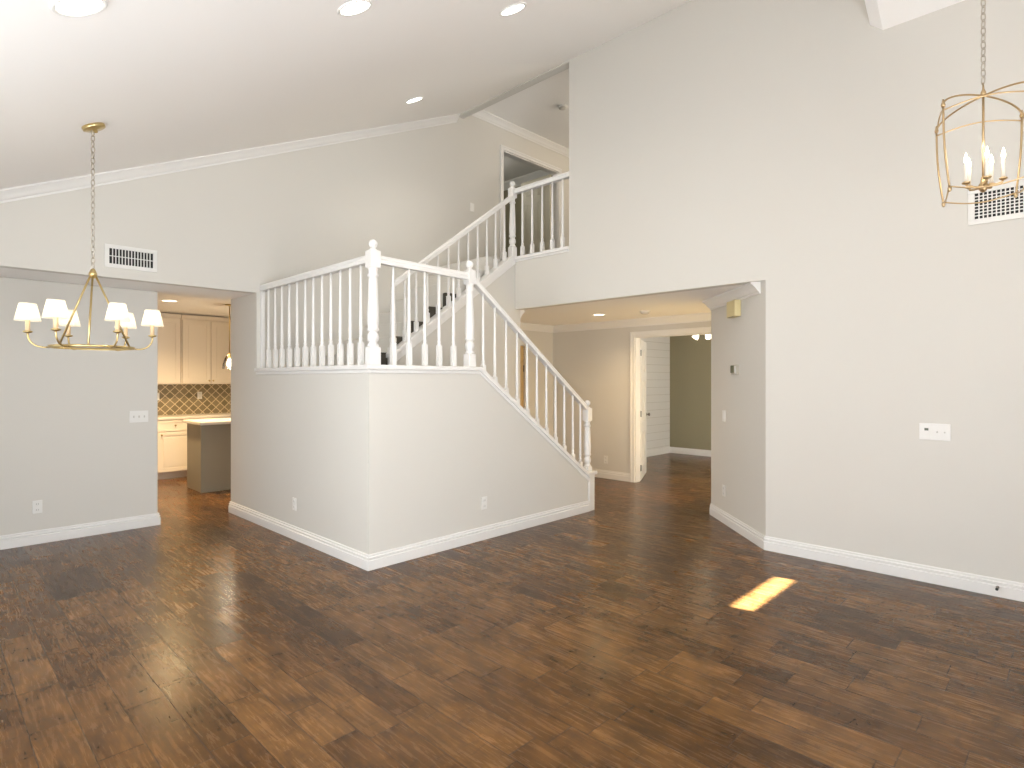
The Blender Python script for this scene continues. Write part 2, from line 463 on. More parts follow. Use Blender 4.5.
# unseen slabs added outside to keep the sun off the big windows
o = MB().box(-1.2, 4.0, -4.6, YB - .1, 2.46, 2.54).box(-1.2, 4.0, -4.2, YB - .1, 3.46, 3.56).build('added_sun_block', M['ceil']); struct(o, 'unseen slabs added to block the sun', 'sun blocker')

# entry: ceiling, back wall with doorway, left wall
struct(MB().box(XW + .115, 7.5, 1.9, 6.3, HE, HE + .1).box(XW + .001, XW + .115, 1.98, 5.045, HE + .001, HE + .1).build('ceiling_entry', M['ceil']), 'entry ceiling', 'ceiling')
XE = 7.338; YD0, YD1, ZD = 3.42, 4.635, 2.132
struct(MB().box(XE, XE + .11, YD1, 6.31, 0, HE).box(XE, XE + .11, 2.8, YD0, 0, HE).box(XE, XE + .11, YD0, YD1, ZD, HE).build('wall_entry_back', M['wall']), 'entry back wall with doorway', 'wall')
YE = 6.203
struct(MB().box(5.33, 5.80, YE, YE + .1, 0, HE).box(5.80, 6.66, YE, YE + .1, 2.04, HE).box(6.66, XE, YE, YE + .1, 0, HE).build('wall_entry_left', M['wall']), 'entry left wall', 'wall')
# room beyond the entry doorway
struct(MB().box(XE + .11, 10.95, 6.02, 6.12, 0, 2.5).build('wall_shiplap', M['shiplap']), 'white shiplap wall', 'wall')
struct(MB().box(10.85, 10.95, 1.9, 6.02, 0, 2.5).build('wall_far_room', M['far_wall']), 'green grey far wall', 'wall')
struct(MB().box(XE + .11, 10.95, 1.8, 1.9, 0, 2.5).build('wall_far_room_side', M['far_wall']), 'side wall of the far room', 'wall')
struct(MB().box(XE + .11, 10.95, 1.8, 6.12, 2.44, 2.54).build('ceiling_far_room', M['ceil']), 'far room ceiling', 'ceiling')
# upstairs: floor, ceiling, end walls, room beyond the doorway
struct(MB().box(XW + .115, 11, 1.5, 6.16, 2.75, Z2).box(5.33, 11, 6.263, 9.6, 2.75, Z2).build('floor_upper', M['carpet']), 'upper floor', 'floor')
struct(MB().box(XW + .05, 11, 1.5, 9.6, 5.36, 5.46).build('ceiling_upper_hall', M['ceil']), 'upper hall ceiling', 'ceiling')
struct(MB().box(10, 10.1, 1.5, 6.16, Z2, 5.36).box(XW + .115, 10, 1.5, 1.6, Z2, 5.36).build('wall_hall_end', M['wall']), 'upper hall end wall', 'wall')
struct(MB().box(8.1, 8.2, 6.27, 9.5, Z2, 5.36).box(5.3, 8.1, 9.5, 9.6, Z2, 5.36).box(5.3, 5.4, 6.27, 9.5, Z2, 5.36).build('wall_upper_room', M['far_wall']), 'walls of the upstairs room', 'wall')
# kitchen shell
struct(MB().box(.3, 5.3, 6.97, 10.6, 2.55, 2.65).build('ceiling_kitchen', M['ceil']), 'kitchen ceiling', 'ceiling')
struct(MB().box(.3, 5.3, 10.45, 10.6, 0, 2.55).box(.2, .3, 6.97, 10.6, 0, 2.65).box(5.2, 5.3, 6.26, 10.45, 0, 2.65).build('wall_kitchen', M['wall']), 'kitchen walls', 'wall')
struct(MB().box(.3, 2.49, 6.94, 6.97, HS + .1, 2.65).box(2.6, 5.3, 6.94, 6.97, HS, 2.65).build('wall_kitchen_header', M['wall']), 'header over the kitchen opening', 'wall')

# ------------------------------------------------------------------ trim
BASE = [(0, 0), (.019, 0), (.019, .074), (.011, .078), (.011, .083), (.016, .087), (.016, .100), (.008, .104), (.008, .109), (.011, .112), (.009, .122), (0, .122)]
CROWN = [(0, 0), (.012, 0), (.014, .016), (.028, .026), (.046, .052), (.072, .078), (.082, .082), (.082, .1), (0, .1)]


def base(n, path, side=1):
    return struct(MB().sweep(BASE, path, side, 0.001).build('baseboard_' + n, M['white']), 'white baseboard', 'baseboard')


base('left', [(XB, YK - .02), (1.745, YK - .02), (1.745, 6.97)], -1)
base('stair', [(XS + .115, 6.88), (XS, 6.88), (XS, YS), (5.36, YS)], -1)
base('right', [(XW, YB), (XW, 1.971), (6.19, 2.926)], 1)
base('entry', [(XE, 4.70), (XE, YE), (6.75, YE)], 1)
base('far_room', [(10.85, 1.95), (10.85, 6.02), (7.5, 6.02)], 1)


def crown(n, path, side, z, prof=CROWN, mt='white'):
    return struct(MB().sweep(prof, path, side, z).build('trim_%d' % n, M[mt]), 'white crown moulding', 'moulding')


# crown following the slope of the main ceiling
o = MB().sweep(CROWN, [(XB, YL, zc(XB) - .098), (XW - .01, YL, zc(XW - .01) - .098)], -1).build('trim_1', M['white']); struct(o, 'white crown moulding on the slope', 'moulding')
CR2 = [(a * 1.05, b * 1.05) for a, b in CROWN]
crown(2, [(XE, 2.93), (XE, YE), (5.33, YE), (5.33, 5.05)], 1, HE - .105, CR2)
q0 = Vector((XW, 1.971)) + Vector((.7071, .7071)) * .10
crown(3, [(q0.x, q0.y), (6.19, 2.926), (7.3, 2.926)], 1, HE - .105, CR2)
crown(4, [(5.27, YL), (10, YL)], -1, 5.262)
crown(5, [(8.1, 6.3), (8.1, 9.5)], 1, 5.235, [(a * 1.25, b * 1.25) for a, b in CROWN])
# caps of the half walls and the stringer trims
CAPW = 0.0275
f = MB()
f.box(XS - CAPW, XS + .115 + CAPW, YS - CAPW, YL, 1.585, 1.622)
f.box(XS - .012, XS, YS - .012, YL, 1.555, 1.585)
f.box(XS + .115 + CAPW, 3.68, YS - CAPW, YS + .115 + CAPW, 1.585, 1.622)
f.box(XS, 3.68, YS - .012, YS, 1.555, 1.585)
xa, xb = 3.68, 5.36
f.prism([(xa, YS - CAPW, 1.622), (xb, YS - CAPW, CAP(xb) + .057), (xb, YS - CAPW, CAP(xb) + .012), (xa - .02, YS - CAPW, 1.585)], (0, .115 + 2 * CAPW, 0))
f.prism([(xa, YS - .012, 1.588), (xb, YS - .012, CAP(xb) + .02), (xb, YS - .012, CAP(xb) - .035), (xa - .012, YS - .012, 1.553)], (0, .012, 0))
struct(f.build('trim_6', M['white'], bevel=.006), 'white cap on the half wall', 'cap')
f = MB().box(5.36, 5.462, YS - .012, YS + .127, 0, .415).box(5.335, 5.49, YS - .03, YS + .145, .415, .45)
struct(f.build('trim_7', M['white'], bevel=.005), 'white end board of the stair wall', 'trim')
UC = lambda x: 1.95 + .717 * (x - 3.648)    # top of the upper stringer cap
f = MB()
f.prism([(3.40, 5.02, UC(3.40)), (5.17, 5.02, 3.04), (XW + .0, 5.02, 3.04), (XW, 5.02, 3.0), (5.19, 5.02, 3.0), (3.40, 5.02, UC(3.40) - .045)], (0, .145, 0))
f.prism([(3.40, 5.033, UC(3.40) - .03), (5.19, 5.033, 3.01), (5.232, 5.033, 3.01), (5.232, 5.033, 2.95), (5.215, 5.033, 2.945), (3.40, 5.033, UC(3.40) - .125)], (0, .012, 0))
f.box(XW - .025, XW + .13, 4.183, 5.165, 3.0, 3.04).box(XW - .012, XW, 4.183, 5.045, 2.975, 3.0)
struct(f.build('trim_8', M['white'], bevel=.005), 'white stringer cap of the upper flight', 'cap')


# ------------------------------------------------------------------ staircase
st = empty('staircase', (3.68, 4.6, 0), 'switchback staircase with dark steps behind the white railings', 'staircase')


def local(bm_, o):
    """move a bmesh into the local space of its parent empty"""
    bmesh.ops.transform(bm_.bm, matrix=o.matrix_basis.inverted() if False else Matrix.LocRotScale(o.location, o.rotation_euler, None).inverted(), verts=bm_.bm.verts)
    return bm_


def part(mb, name, material, root, parent=None, bevel=0.0):
    return local(mb, root).build(name, material, parent or root, bevel)


R = .17875
part(MB().box(2.603, 3.68, 4.115, 6.16, 1.28, 1.43), 'landing', M['carpet'], st)
for k in range(7):
    x1 = 3.68 + (7 - k) * .247; z = (k + 1) * R
    part(MB().box(3.68, x1, 4.116, 5.04, z - R + .001, z) if False else MB().box(x1 - .247, x1 + .02, 4.116, 5.04, z - R, z), 'step', M['carpet'], st, bevel=.012)
for k in range(9):
    x0 = 3.025 + k * .235; z = 1.43 + (k + 1) * (Z2 - 1.43) / 9
    x1 = x0 + .235 if k < 8 else XW + .10
    sp_ = part(MB().box(x0, x1, 5.20, 6.16, z - .178, z), 'step', M['wall'], st, bevel=.008)
    if k <= 5: part(MB().box(x0 - .004, x1 + .004, 5.142, 5.199, z - .178, z), 'tread_end', M['carpet'], st, sp_, bevel=.012)


# ------------------------------------------------------------------ railings
def baluster_mb(x, y, z0, z1, block, slope=0.0, seg=12, axis='x'):
    """square foot with chamfer, ring and slim taper up to the rail"""
    h = .0195; b = MB()
    dz = slope * h
    zb = z0 + block
    if axis == 'x': c = [(-h, -h, -dz), (h, -h, dz), (h, h, dz), (-h, h, -dz)]
    else: c = [(-h, -h, 0), (h, -h, 0), (h, h, 0), (-h, h, 0)]
    lo = [b.bm.verts.new((x + q[0], y + q[1], z0 + q[2] - .004)) for q in c]
    hi = [b.bm.verts.new((x + q[0], y + q[1], zb)) for q in c]
    b.bm.faces.new(lo[::-1]); b.bm.faces.new(hi)
    for i in range(4): b.bm.faces.new([lo[i], lo[(i + 1) % 4], hi[(i + 1) % 4], hi[i]])
    L = z1 - zb
    prof = [(.019, 0), (.0165, .012), (.0125, .022), (.017, .030), (.017, .040), (.0125, .048), (.0145, .075), (.0155, .11), (.013, L * .5), (.0105, L * .85), (.0100, L)]
    b.lathe([(r, zb - .001 + zz) for r, zz in prof], seg, (x, y, 0))
    return b


def newel(root, x, y, z0, zbox0, zbox1, foot, w=.041):
    n = part(MB().box(x - w, x + w, y - w, y + w, z0, z0 + foot), 'newel_post', M['white'], root, bevel=.005)
    a, bb = z0 + foot, zbox0; L = bb - a
    prof = [(.036, 0), (.040, .012), (.030, .026), (.027, .034), (.036, .05), (.040, .075), (.036, .10), (.028, .112), (.028, .122), (.039, .132), (.039, .145), (.034, .155),
            (.038, .20), (.0385, .26), (.034, L * .6), (.029, L * .86), (.028, L - .075), (.036, L - .066), (.036, L - .052), (.029, L - .042), (.031, L - .015), (.037, L)]
    if L < .5: prof = [(r, zz * L / .7 if zz < .3 else zz) for r, zz in prof]
    part(MB().lathe([(r * w / .0375, a + zz) for r, zz in prof], 18, (x, y, 0)), 'shaft', M['white'], root, n)
    n.name = 'newel_post'
    part(MB().box(x - w, x + w, y - w, y + w, zbox0, zbox1), 'block', M['white'], root, n, bevel=.005)
    bl = [(.030, 0), (.034, .006), (.024, .014), (.018, .022)]
    rb, zb = .036, .056
    for k in range(1, 12):
        t = -pi / 2 + pi * k / 12
        bl.append((rb * cos(t), zb + rb * sin(t)))
    bl = [p for p in bl if p[1] <= .022 or p[1] > .0255]
    part(MB().lathe([(r, zbox1 + zz) for r, zz in bl], 18, (x, y, 0)), 'finial', M['white'], root, n)
    return n


RAIL = [(-.030, 0), (.030, 0), (.030, .022), (.026, .028), (.030, .038), (.027, .055), (.016, .066), (-.016, .066), (-.027, .055), (-.030, .038), (-.026, .028), (-.030, .022)]


def rail(root, p, q, name='handrail'):
    return part(MB().sweep(RAIL, [p, q], 1), name, M['white'], root)


r1 = empty('stair_railing', (2.55, 4.06, 1.622), 'long white balustrade on the half wall, round the landing and down the lower flight', 'railing', 'white stair balustrades')
XR, YR = 2.548, 4.058
newel(r1, XR + .015, YR, 1.622, 2.40, 2.54, .145, .046)
newel(r1, 3.60, YR, 1.622, 2.39, 2.52, .12, .042)
newel(r1, 5.415, YR, .45, 1.03, 1.175, .05)
rail(r1, (XR, YL - .005, 2.437), (XR, YR + .04, 2.443)); rail(r1, (XR + .04, YR, 2.443), (3.56, YR, 2.430))
LR = lambda x: 2.352 - .722 * (x - 3.72)
rail(r1, (3.64, YR, LR(3.64)), (5.375, YR, LR(5.375)))
for y in (6.005, 5.846, 5.690, 5.526, 5.358, 5.192, 5.034, 4.869, 4.710, 4.547, 4.383, 4.216):
    part(baluster_mb(XR, y, 1.622, 2.442, .185), 'baluster', M['white'], r1)
part(MB().box(XR - .02, XR + .02, YL - .02, YL - .002, 1.622, 2.437), 'wall_post', M['white'], r1)
for x in (2.755, 2.914, 3.080, 3.238, 3.404):
    part(baluster_mb(x, YR, 1.622, 2.44, .185), 'baluster', M['white'], r1)
for x in (3.771, 3.926, 4.082, 4.238, 4.388, 4.539, 4.691, 4.842, 4.991, 5.144, 5.280):
    part(baluster_mb(x, YR, CAP(x) + .057, LR(x) + .008, .085, -.712), 'baluster', M['white'], r1)

r2 = empty('stair_railing', (3.46, 5.10, 1.85), 'white balustrade of the upper flight, turning across the balcony under the ceiling', 'railing', 'white stair balustrades')
YU = 5.10; XU = 5.285
n_ = part(MB().box(3.46 - .042, 3.46 + .042, YU - .042, YU + .042, 1.43, 1.84), 'newel_post', M['white'], r2, bevel=.005)
part(MB().lathe([(.036, 1.84), (.038, 1.86), (.028, 1.875), (.036, 1.90), (.036, 1.93), (.028, 1.95), (.036, 1.97), (.035, 2.05), (.026, 2.3), (.022, 2.465)], 18, (3.46, YU, 0)), 'shaft', M['white'], r2, n_)
newel(r2, 5.262, 5.118, 3.04, 3.80, 3.925, .14)
UR = lambda x: 2.712 + .750 * (x - 3.792)
rail(r2, (3.46, YU, UR(3.46)), (5.225, YU + .005, UR(5.225) - .02))
rail(r2, (XU, 5.08, 3.852), (XU, 4.186, 3.852))
for x in (3.611, 3.757, 3.905, 4.056, 4.206, 4.355, 4.503, 4.651, 4.800, 4.949, 5.100):
    part(baluster_mb(x, YU, UC(x), UR(x) + .01, .10, .717), 'baluster', M['white'], r2)
for y in (4.966, 4.802, 4.638, 4.478, 4.318):
    part(baluster_mb(XU, y, 3.04, 3.855, .13), 'baluster', M['white'], r2)


# ------------------------------------------------------------------ doors and casings
CAS = [(0, 0), (.018, 0), (.018, .05), (.012, .06), (.010, .085), (0, .09)]


def casing(n, horiz, a0, a1, z0, z1, at, sgn, cw=.085, t=.02, label=''):
    f = MB()
    def bx(p0, p1, q0, q1, tt=t):
        if horiz: f.box(p0, p1, at, at + sgn * tt, q0, q1)
        else: f.box(at, at + sgn * tt, p0, p1, q0, q1)
    bx(a0 - cw, a0, z0, z1 + cw); bx(a1, a1 + cw, z0, z1 + cw); bx(a0, a1, z1, z1 + cw)
    bx(a0 - cw - .002, a0 - cw + .022, z0, z1 + cw + .002, t + .008); bx(a1 + cw - .022, a1 + cw + .002, z0, z1 + cw + .002, t + .008); bx(a0 - cw + .022, a1 + cw - .022, z1 + cw - .022, z1 + cw + .002, t + .008)
    # jamb lining through the wall
    th = .115
    if horiz:
        f.box(a0, a0 + .015, at, at - sgn * th, z0, z1); f.box(a1 - .015, a1, at, at - sgn * th, z0, z1); f.box(a0, a1, at, at - sgn * th, z1 - .015, z1)
    else:
        f.box(at, at - sgn * th, a0, a0 + .015, z0, z1); f.box(at, at - sgn * th, a1 - .015, a1, z0, z1); f.box(at, at - sgn * th, a0, a1, z1 - .015, z1)
    return struct(f.build('trim_%d' % n, M['white'], bevel=.003), label, 'door casing')


casing(9, False, YD0, YD1, 0, ZD, XE, -1, cw=.07, label='white casing of the entry doorway')
casing(10, True, dx0, dx1, Z2, 4.945, YL, -1, cw=.06, label='white casing of the upstairs doorway')


def panel_door(name, w, h, t, material, label, loc, rz, knob=True, zlo=0.0):
    """six-panel door, hinge edge at the origin, leaf along +x"""
    o = empty(name, loc, label, 'door', rz=rz)
    o['kind'] = 'structure'
    f = MB().box(0, w, 0, t, .012, h)
    s = .11
    cols = ((s, w / 2 - .05), (w / 2 + .05, w - s)); rows = ((.2, .72), (.86, 1.5), (1.62, h - .13))
    for a0, a1 in cols:
        for b0, b1 in rows:
            for yy, d_ in ((-.006, -.006), (t, t + .006)):
                f.box(a0 + .03, a1 - .03, min(yy, yy + .006), max(yy, yy + .006), b0 + .03, b1 - .03)
                for e in ((a0, a1, b0, b0 + .012), (a0, a1, b1 - .012, b1), (a0, a0 + .012, b0 + .012, b1 - .012), (a1 - .012, a1, b0 + .012, b1 - .012)):
                    f.box(e[0], e[1], yy - .001, yy + .007, e[2], e[3])
    f.build('door_panel', material, o)
    if knob:
        k = MB()
        for sg, y0 in ((-1, 0), (1, t)):
            rot = Matrix.Rotation(-sg * pi / 2, 3, 'X')
            k.lathe([(.028, 0), (.028, .006), (.010, .010), (.010, .03), (.022, .036), (.027, .048), (.022, .06), (.008, .064)], 14, (w - .065, y0, .95), rot)
        kb = k.build('door_handle', M['chrome'], o); kb['label'] = 'dark metal door knob'
    hg = MB()
    for z in (.2, 1.0, h - .2): hg.box(-.012, .004, -.012, .004, z - .045, z + .045)
    hg.build('hinge', M['chrome'], o)
    return o


panel_door('door_1', .86, 2.10, .038, M['white'], 'white panelled door standing ajar into the far room', (XE + .125, YD1 - .02, 0), math.atan2(.38, .79))
dd = panel_door('door_2', .66, 1.90, .038, mat('door_paint', (.62, .58, .46), .5), 'pale panelled door seen through the balcony balusters', (7.40, 6.29, Z2), radians(90), knob=False)
# wooden front door, a sliver of which shows between the balusters
d3 = empty('door_3', (5.80, YE + .03, 0), 'warm wooden entry door glimpsed between the lower balusters', 'door'); d3['kind'] = 'structure'
f = MB().box(0, .86, 0, .045, .01, 2.03)
for z0, z1 in ((.2, .65), (.8, 1.25), (1.4, 1.85)): f.box(.12, .38, -.012, 0, z0, z1).box(.48, .74, -.012, 0, z0, z1)
f.build('door_panel', M['oak'], d3)
f = MB()
for z in (.35, 1.0, 1.68): f.box(.845, .86, -.012, .002, z - .05, z + .05)
f.build('hinge', M['chrome'], d3)


# ------------------------------------------------------------------ small wall fittings (local frame: x along wall, y out of wall, z up)
def fitting(name, loc, rz, label, cat, group=None):
    return empty(name, loc, label, cat, group, rz)


def plate(root, w, h, t=.007):
    return MB().box(-w / 2, w / 2, 0, t, -h / 2, h / 2).build('cover_plate', M['plate'], root, bevel=.003)


def outlet(loc, rz, label):
    o = fitting('wall_outlet', loc, rz, label, 'outlet', 'white wall outlets'); plate(o, .072, .118)
    for z in (.027, -.027):
        s = MB().lathe([(.017, 0), (.017, .0025)], 14, (0, .007, z), Matrix.Rotation(-pi / 2, 3, 'X')).build('socket', M['socket'], o)
        g = MB().box(-.008, -.005, .0093, .0102, z - .006, z + .006).box(.005, .008, .0093, .0102, z - .006, z + .006)
        g.build('slot', M['slot'], s)
    return o


def switch(loc, rz, label, n=1, rocker=False):
    o = fitting('light_switch', loc, rz, label, 'light switch', 'white wall switches'); w = .03 + .045 * n; plate(o, w, .118)
    for k in range(n):
        x = (k - (n - 1) / 2) * .046
        if rocker: MB().box(x - .016, x + .016, .007, .011, -.033, .033).build('rocker', M['plate'], o, bevel=.002)
        else: MB().box(x - .005, x + .005, .007, .017, -.012, .010).build('toggle', M['pale_grey'], o, bevel=.002)
    return o


FY = pi           # out = -Y
FX = pi / 2       # out = -X
F45 = radians(45 + 0)  # out of the angled wall = (-1, 1)
switch((1.574, YK - .02, 1.13), FY, 'white three-gang light switch on the lower left wall beside the kitchen opening', 3)
outlet((.771, YK - .02, .339), FY, 'white outlet low on the left wall under the chandelier')
outlet((XS, 5.283, .331), FX, 'white outlet low on the shaded left face of the stair wall')
outlet((3.728, YS, .342), FY, 'faint white outlet low on the bright stair wall under the lower flight')
outlet((XE, 5.147, .285), FX, 'white outlet on the entry back wall left of the white doorway')


def on45(y, z): return (y + 3.264, y, z)


switch(on45(2.655, 1.123), F45, 'white single light switch on the angled wall below the thermostat', 1, True)
outlet(on45(2.655, .338), F45, 'white outlet low on the angled wall below the light switch')
switch((5.511, YL, 3.955), FY, 'small white light switch high on the wall above the upper flight', 1, True)
# control plate on the tall wall
o = fitting('control_plate', (XW, .750, 1.118), FX, 'wide white control plate with small dark display on the tall right wall', 'control plate', None)
plate(o, .19, .122, .009)
for x in (-.06, -.015): MB().lathe([(.006, 0), (.006, .008), (.003, .010)], 10, (x, .009, 0), Matrix.Rotation(-pi / 2, 3, 'X')).build('button', M['pale_grey'], o)
MB().box(.025, .085, .009, .012, -.055, .055).build('keypad', M['plate'], o, bevel=.002)
MB().box(.037, .062, .012, .0135, .008, .026).build('display', M['screen'], o)
# thermostat and siren box on the angled wall
o = fitting('thermostat', on45(2.432, 1.60), F45, 'small silver thermostat with dark screen on the angled wall', 'thermostat')
MB().box(-.07, .07, 0, .028, -.047, .05).build('case', M['thermo'], o, bevel=.005)
MB().box(-.012, .066, .028, .032, -.028, .045).build('screen', M['screen'], o)
MB().box(-.062, -.024, .028, .031, -.04, .04).build('cover', M['plate'], o, bevel=.002)
o = fitting('siren_box', on45(2.42, 2.205), F45, 'yellowed plastic siren box high on the angled wall under the crown', 'siren box')
MB().box(-.105, .105, 0, .065, -.082, .08).build('housing', M['siren'], o, bevel=.008)
f = MB()
for k in range(5): f.box(-.07 + k * .03, -.055 + k * .03, .05, .0705, -.084, -.081)
f.build('slot', M['chrome'], o)
# spring door stop on the right baseboard
o = fitting('door_stop', (XW - .0185, .393, .068), FX, 'small dark door stop poking out of the right baseboard', 'door stop')
MB().lathe([(.010, 0), (.010, .004), (.005, .006), (.005, .05)], 10, (0, 0, 0), Matrix.Rotation(-pi / 2, 3, 'X')).build('stem', M['chrome'], o)
MB().lathe([(.008, .05), (.009, .053), (.009, .064), (.006, .067)], 10, (0, 0, 0), Matrix.Rotation(-pi / 2, 3, 'X')).build('rubber_tip', M['dark'], o)


def vent(loc, rz, w, h, nx, ny, label, frame):
    o = fitting('air_vent', loc, rz, label, 'air vent', 'white wall air vents')
    iw, ih = w / 2 - frame, h / 2 - frame
    f = MB().box(-w / 2, w / 2, 0, .012, ih, h / 2).box(-w / 2, w / 2, 0, .012, -h / 2, -ih).box(-w / 2, -iw, 0, .012, -ih, ih).box(iw, w / 2, 0, .012, -ih, ih)
    f.build('frame', M['plate'], o, bevel=.003)
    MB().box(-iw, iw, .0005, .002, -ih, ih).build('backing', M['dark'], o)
    g = MB()
    for k in range(1, nx):
        x = -iw + 2 * iw * k / nx; t = .0036
        g.box(x - t, x + t, .003, .010, -ih, ih)
    for k in range(1, ny):
        z = -ih + 2 * ih * k / ny; g.box(-iw, iw, .004, .009, z - .0032, z + .0032)
    g.build('grille', M['plate'], o)
    return o


vent((1.3645, YL, 2.606), FY, .41, .205, 14, 2, 'small white wall vent above the header right of the chandelier chain', .035)
vent((XW, .557 - .24, 2.728), FX, .48, .257, 17, 8, 'large white wall vent behind the gold lantern', .038)

# ------------------------------------------------------------------ ceiling lights
SLT = Matrix.Rotation(-math.atan(SL), 3, 'Y')


def downlight(loc, tilt, label, r=.085, lens='lens', power=0, group='round recessed ceiling lights'):
    o = empty('recessed_light', loc, label, 'recessed light', group)
    if tilt: o.rotation_euler = (0, -math.atan(SL), 0)
    MB().lathe([(r + .018, .004), (r + .018, -.004), (r + .012, -.008), (r, -.006), (r - .004, .002)], 28, cap=False).build('trim_ring', M['plate'], o)
    MB().lathe([(r, -.0035), (r - .01, -.004), (.001, -.0045)], 28).build('lens', M[lens], o)
    if power:
        n = Matrix.Rotation(-math.atan(SL), 3, 'Y') @ Vector((0, 0, -1)) if tilt else Vector((0, 0, -1))
        p = Vector(loc) + n * .03
        lamp('downlight_beam', p, power, (1, .92, .80) if lens == 'lens' else (1, .70, .36), .06, 'SPOT', n.to_track_quat('-Z', 'Y').to_euler(), 150)
    return o


def oc(x, y, dz=-.002): return (x, y, zc(x) + dz)


downlight(oc(.454, 2.86), True, 'recessed ceiling light at top left, nearest the chandelier canopy', power=30)
downlight(oc(1.695, 2.866), True, 'recessed ceiling light in the middle of the upper row of three', power=30)
downlight(oc(2.965, 2.88), True, 'recessed ceiling light at the right end of the upper row', power=30)
downlight(oc(3.672, 5.02), True, 'small-looking recessed ceiling light just above the sloped crown moulding', power=30)
downlight((6.434, 4.626, HE - .001), False, 'lit recessed light in the low entry ceiling', lens='lens_warm', power=60, r=.075)
downlight((2.331, 8.586, 2.549), False, 'lit recessed light in the kitchen ceiling above the cabinets', lens='lens_warm', power=430)
area('entry_fill', (6.75, 2.97, 1.25), (radians(108), 0, 0), .9, 1.9, 32, (1, .71, .32))  # warm area light added out of view to brighten the entry
lamp('kitchen_fill_spot', (3.9, 7.9, 2.5), 80, (1, .80, .55), .08, 'SPOT', (0, 0, 0), 150)  # extra spot without a fixture, added to lift the kitchen
lamp('upper_hall_fill', (7.6, 4.2, 4.9), 66, (1, .86, .68), .1)  # point light without a fixture, added to brighten the upper hall
lamp('upstairs_room_fill', (6.6, 7.6, 5.0), 15, (1, .96, .86), .1)  # unseen point light added because the room behind the doorway was dark


def detector(loc, label):
    o = empty('smoke_detector', loc, label, 'smoke detector', 'round ceiling detectors')
    MB().lathe([(.068, 0), (.068, -.012), (.060, -.02)], 24).build('base', M['plate'], o)
    MB().lathe([(.052, -.02), (.050, -.032), (.036, -.040), (.001, -.041)], 24).build('cover', M['pale_grey'], o)


detector((6.519, 3.969, HE - .001), 'unlit round white detector on the entry ceiling right of the recessed light')
detector((6.36, 5.20, 5.359), 'round white detector on the upper hall ceiling above the balcony')


# ------------------------------------------------------------------ chain helper
def chain_mb(x, y, z0, z1, link=.040, r=.0026, w=.0095):
    b = MB(); step = link - 4 * r + .0012; n = int((z1 - z0) / step)
    step = (z1 - z0) / n
    for k in range(n):
        zc_ = z0 + (k + .5) * step; pts = []
        for j in range(16):
            t = 2 * pi * j / 16; u = w * cos(t); v = (step / 2 + 1.6 * r) * sin(t)
            pts.append((x + (u if k % 2 else u * .25), y + (0 if k % 2 else u * .97), zc_ + v) if False else ((x + u * .7, y - u * .7, zc_ + v) if k % 2 else (x + u * .7, y + u * .7, zc_ + v)))
        b.tube(pts, r, 6, closed=True)
    return b


# ------------------------------------------------------------------ chandelier
CX, CY = .803, 4.601
ch = empty('chandelier', (CX, CY, 1.70), 'brass ring chandelier with six white shades on a long chain at the left', 'chandelier')
zt = zc(CX)
part(MB().lathe([(.066, 0), (.068, -.008), (.066, -.022), (.054, -.027), (.014, -.029), (.010, -.045), (.004, -.047)], 28, (CX, CY, zt), SLT), 'canopy', M['brass'], ch)
part(chain_mb(CX, CY, 2.225, zt - .03, .046, .003, .011), 'chain', M['chain'], ch)
fx, fy = cos(YAW), sin(YAW); rx, ry = sin(YAW), -cos(YAW)


def lat(a, d): return Vector((CX + rx * a + fx * d, CY + ry * a + fy * d, 0))


part(MB().lathe([(.006, 2.228), (.014, 2.22), (.019, 2.205), (.024, 2.195), (.024, 2.182), (.016, 2.175), (.012, 2.165)], 18, (CX, CY, 0)), 'hub', M['brass'], ch)
RZ, RR = 1.712, .225
for th in (60, 180, 300):
    t = radians(th); p0 = lat(.018 * cos(t), .018 * sin(t)) + Vector((0, 0, 2.178)); p1 = lat(RR * cos(t), RR * sin(t)) + Vector((0, 0, RZ + .008))
    part(MB().tube([p0, p0.lerp(p1, .5), p1], .0062, 10), 'support_rod', M['brass'], ch)
# flat band ring
part(MB().lathe([(RR - .006, RZ - .008), (RR + .006, RZ - .008), (RR + .006, RZ + .008), (RR - .006, RZ + .008), (RR - .006, RZ - .008)], 64, (CX, CY, 0), cap=False), 'ring', M['brass'], ch)
RA = .33
for k, th in enumerate((-87, -32, 33, 91, 150, 212)):
    t = radians(th)
    def P(r, z): return lat(r * cos(t), r * sin(t)) + Vector((0, 0, z))
    pts = [P(RR - .004, RZ - .004), P(RR + .03, RZ - .006)]
    rc = .075
    for j in range(0, 9):
        a_ = -pi / 2 + (pi / 2) * j / 8
        pts.append(P(RA - rc + rc * cos(a_), RZ - .005 + rc + rc * sin(a_)))
    pts.append(P(RA, RZ + .082))
    arm = part(MB().tube(pts, .0055, 10), 'arm', M['brass'], ch)
    c = P(RA, 0)
    part(MB().lathe([(.006, 1.790), (.022, 1.797), (.026, 1.803), (.022, 1.806), (.013, 1.808)], 18, c), 'drip_cup', M['brass'], ch, arm)
    part(MB().lathe([(.0125, 1.806), (.0125, 1.873), (.010, 1.876)], 14, c), 'candle_sleeve', M['sleeve'], ch, arm)
    part(MB().lathe([(.006, 1.876), (.012, 1.90), (.016, 1.925), (.010, 1.95), (.001, 1.957)], 12, c), 'bulb', M['bulb'], ch, arm)
    s = part(MB().lathe([(.067, 1.868), (.044, 1.976)], 32, c, cap=False), 'lamp_shade', M['shade'], ch)
    s['label'] = 'white tapered fabric lamp shade'
    lamp('chandelier_bulb', c + Vector((0, 0, 1.925)), 6.5, (1, .87, .66), .016)

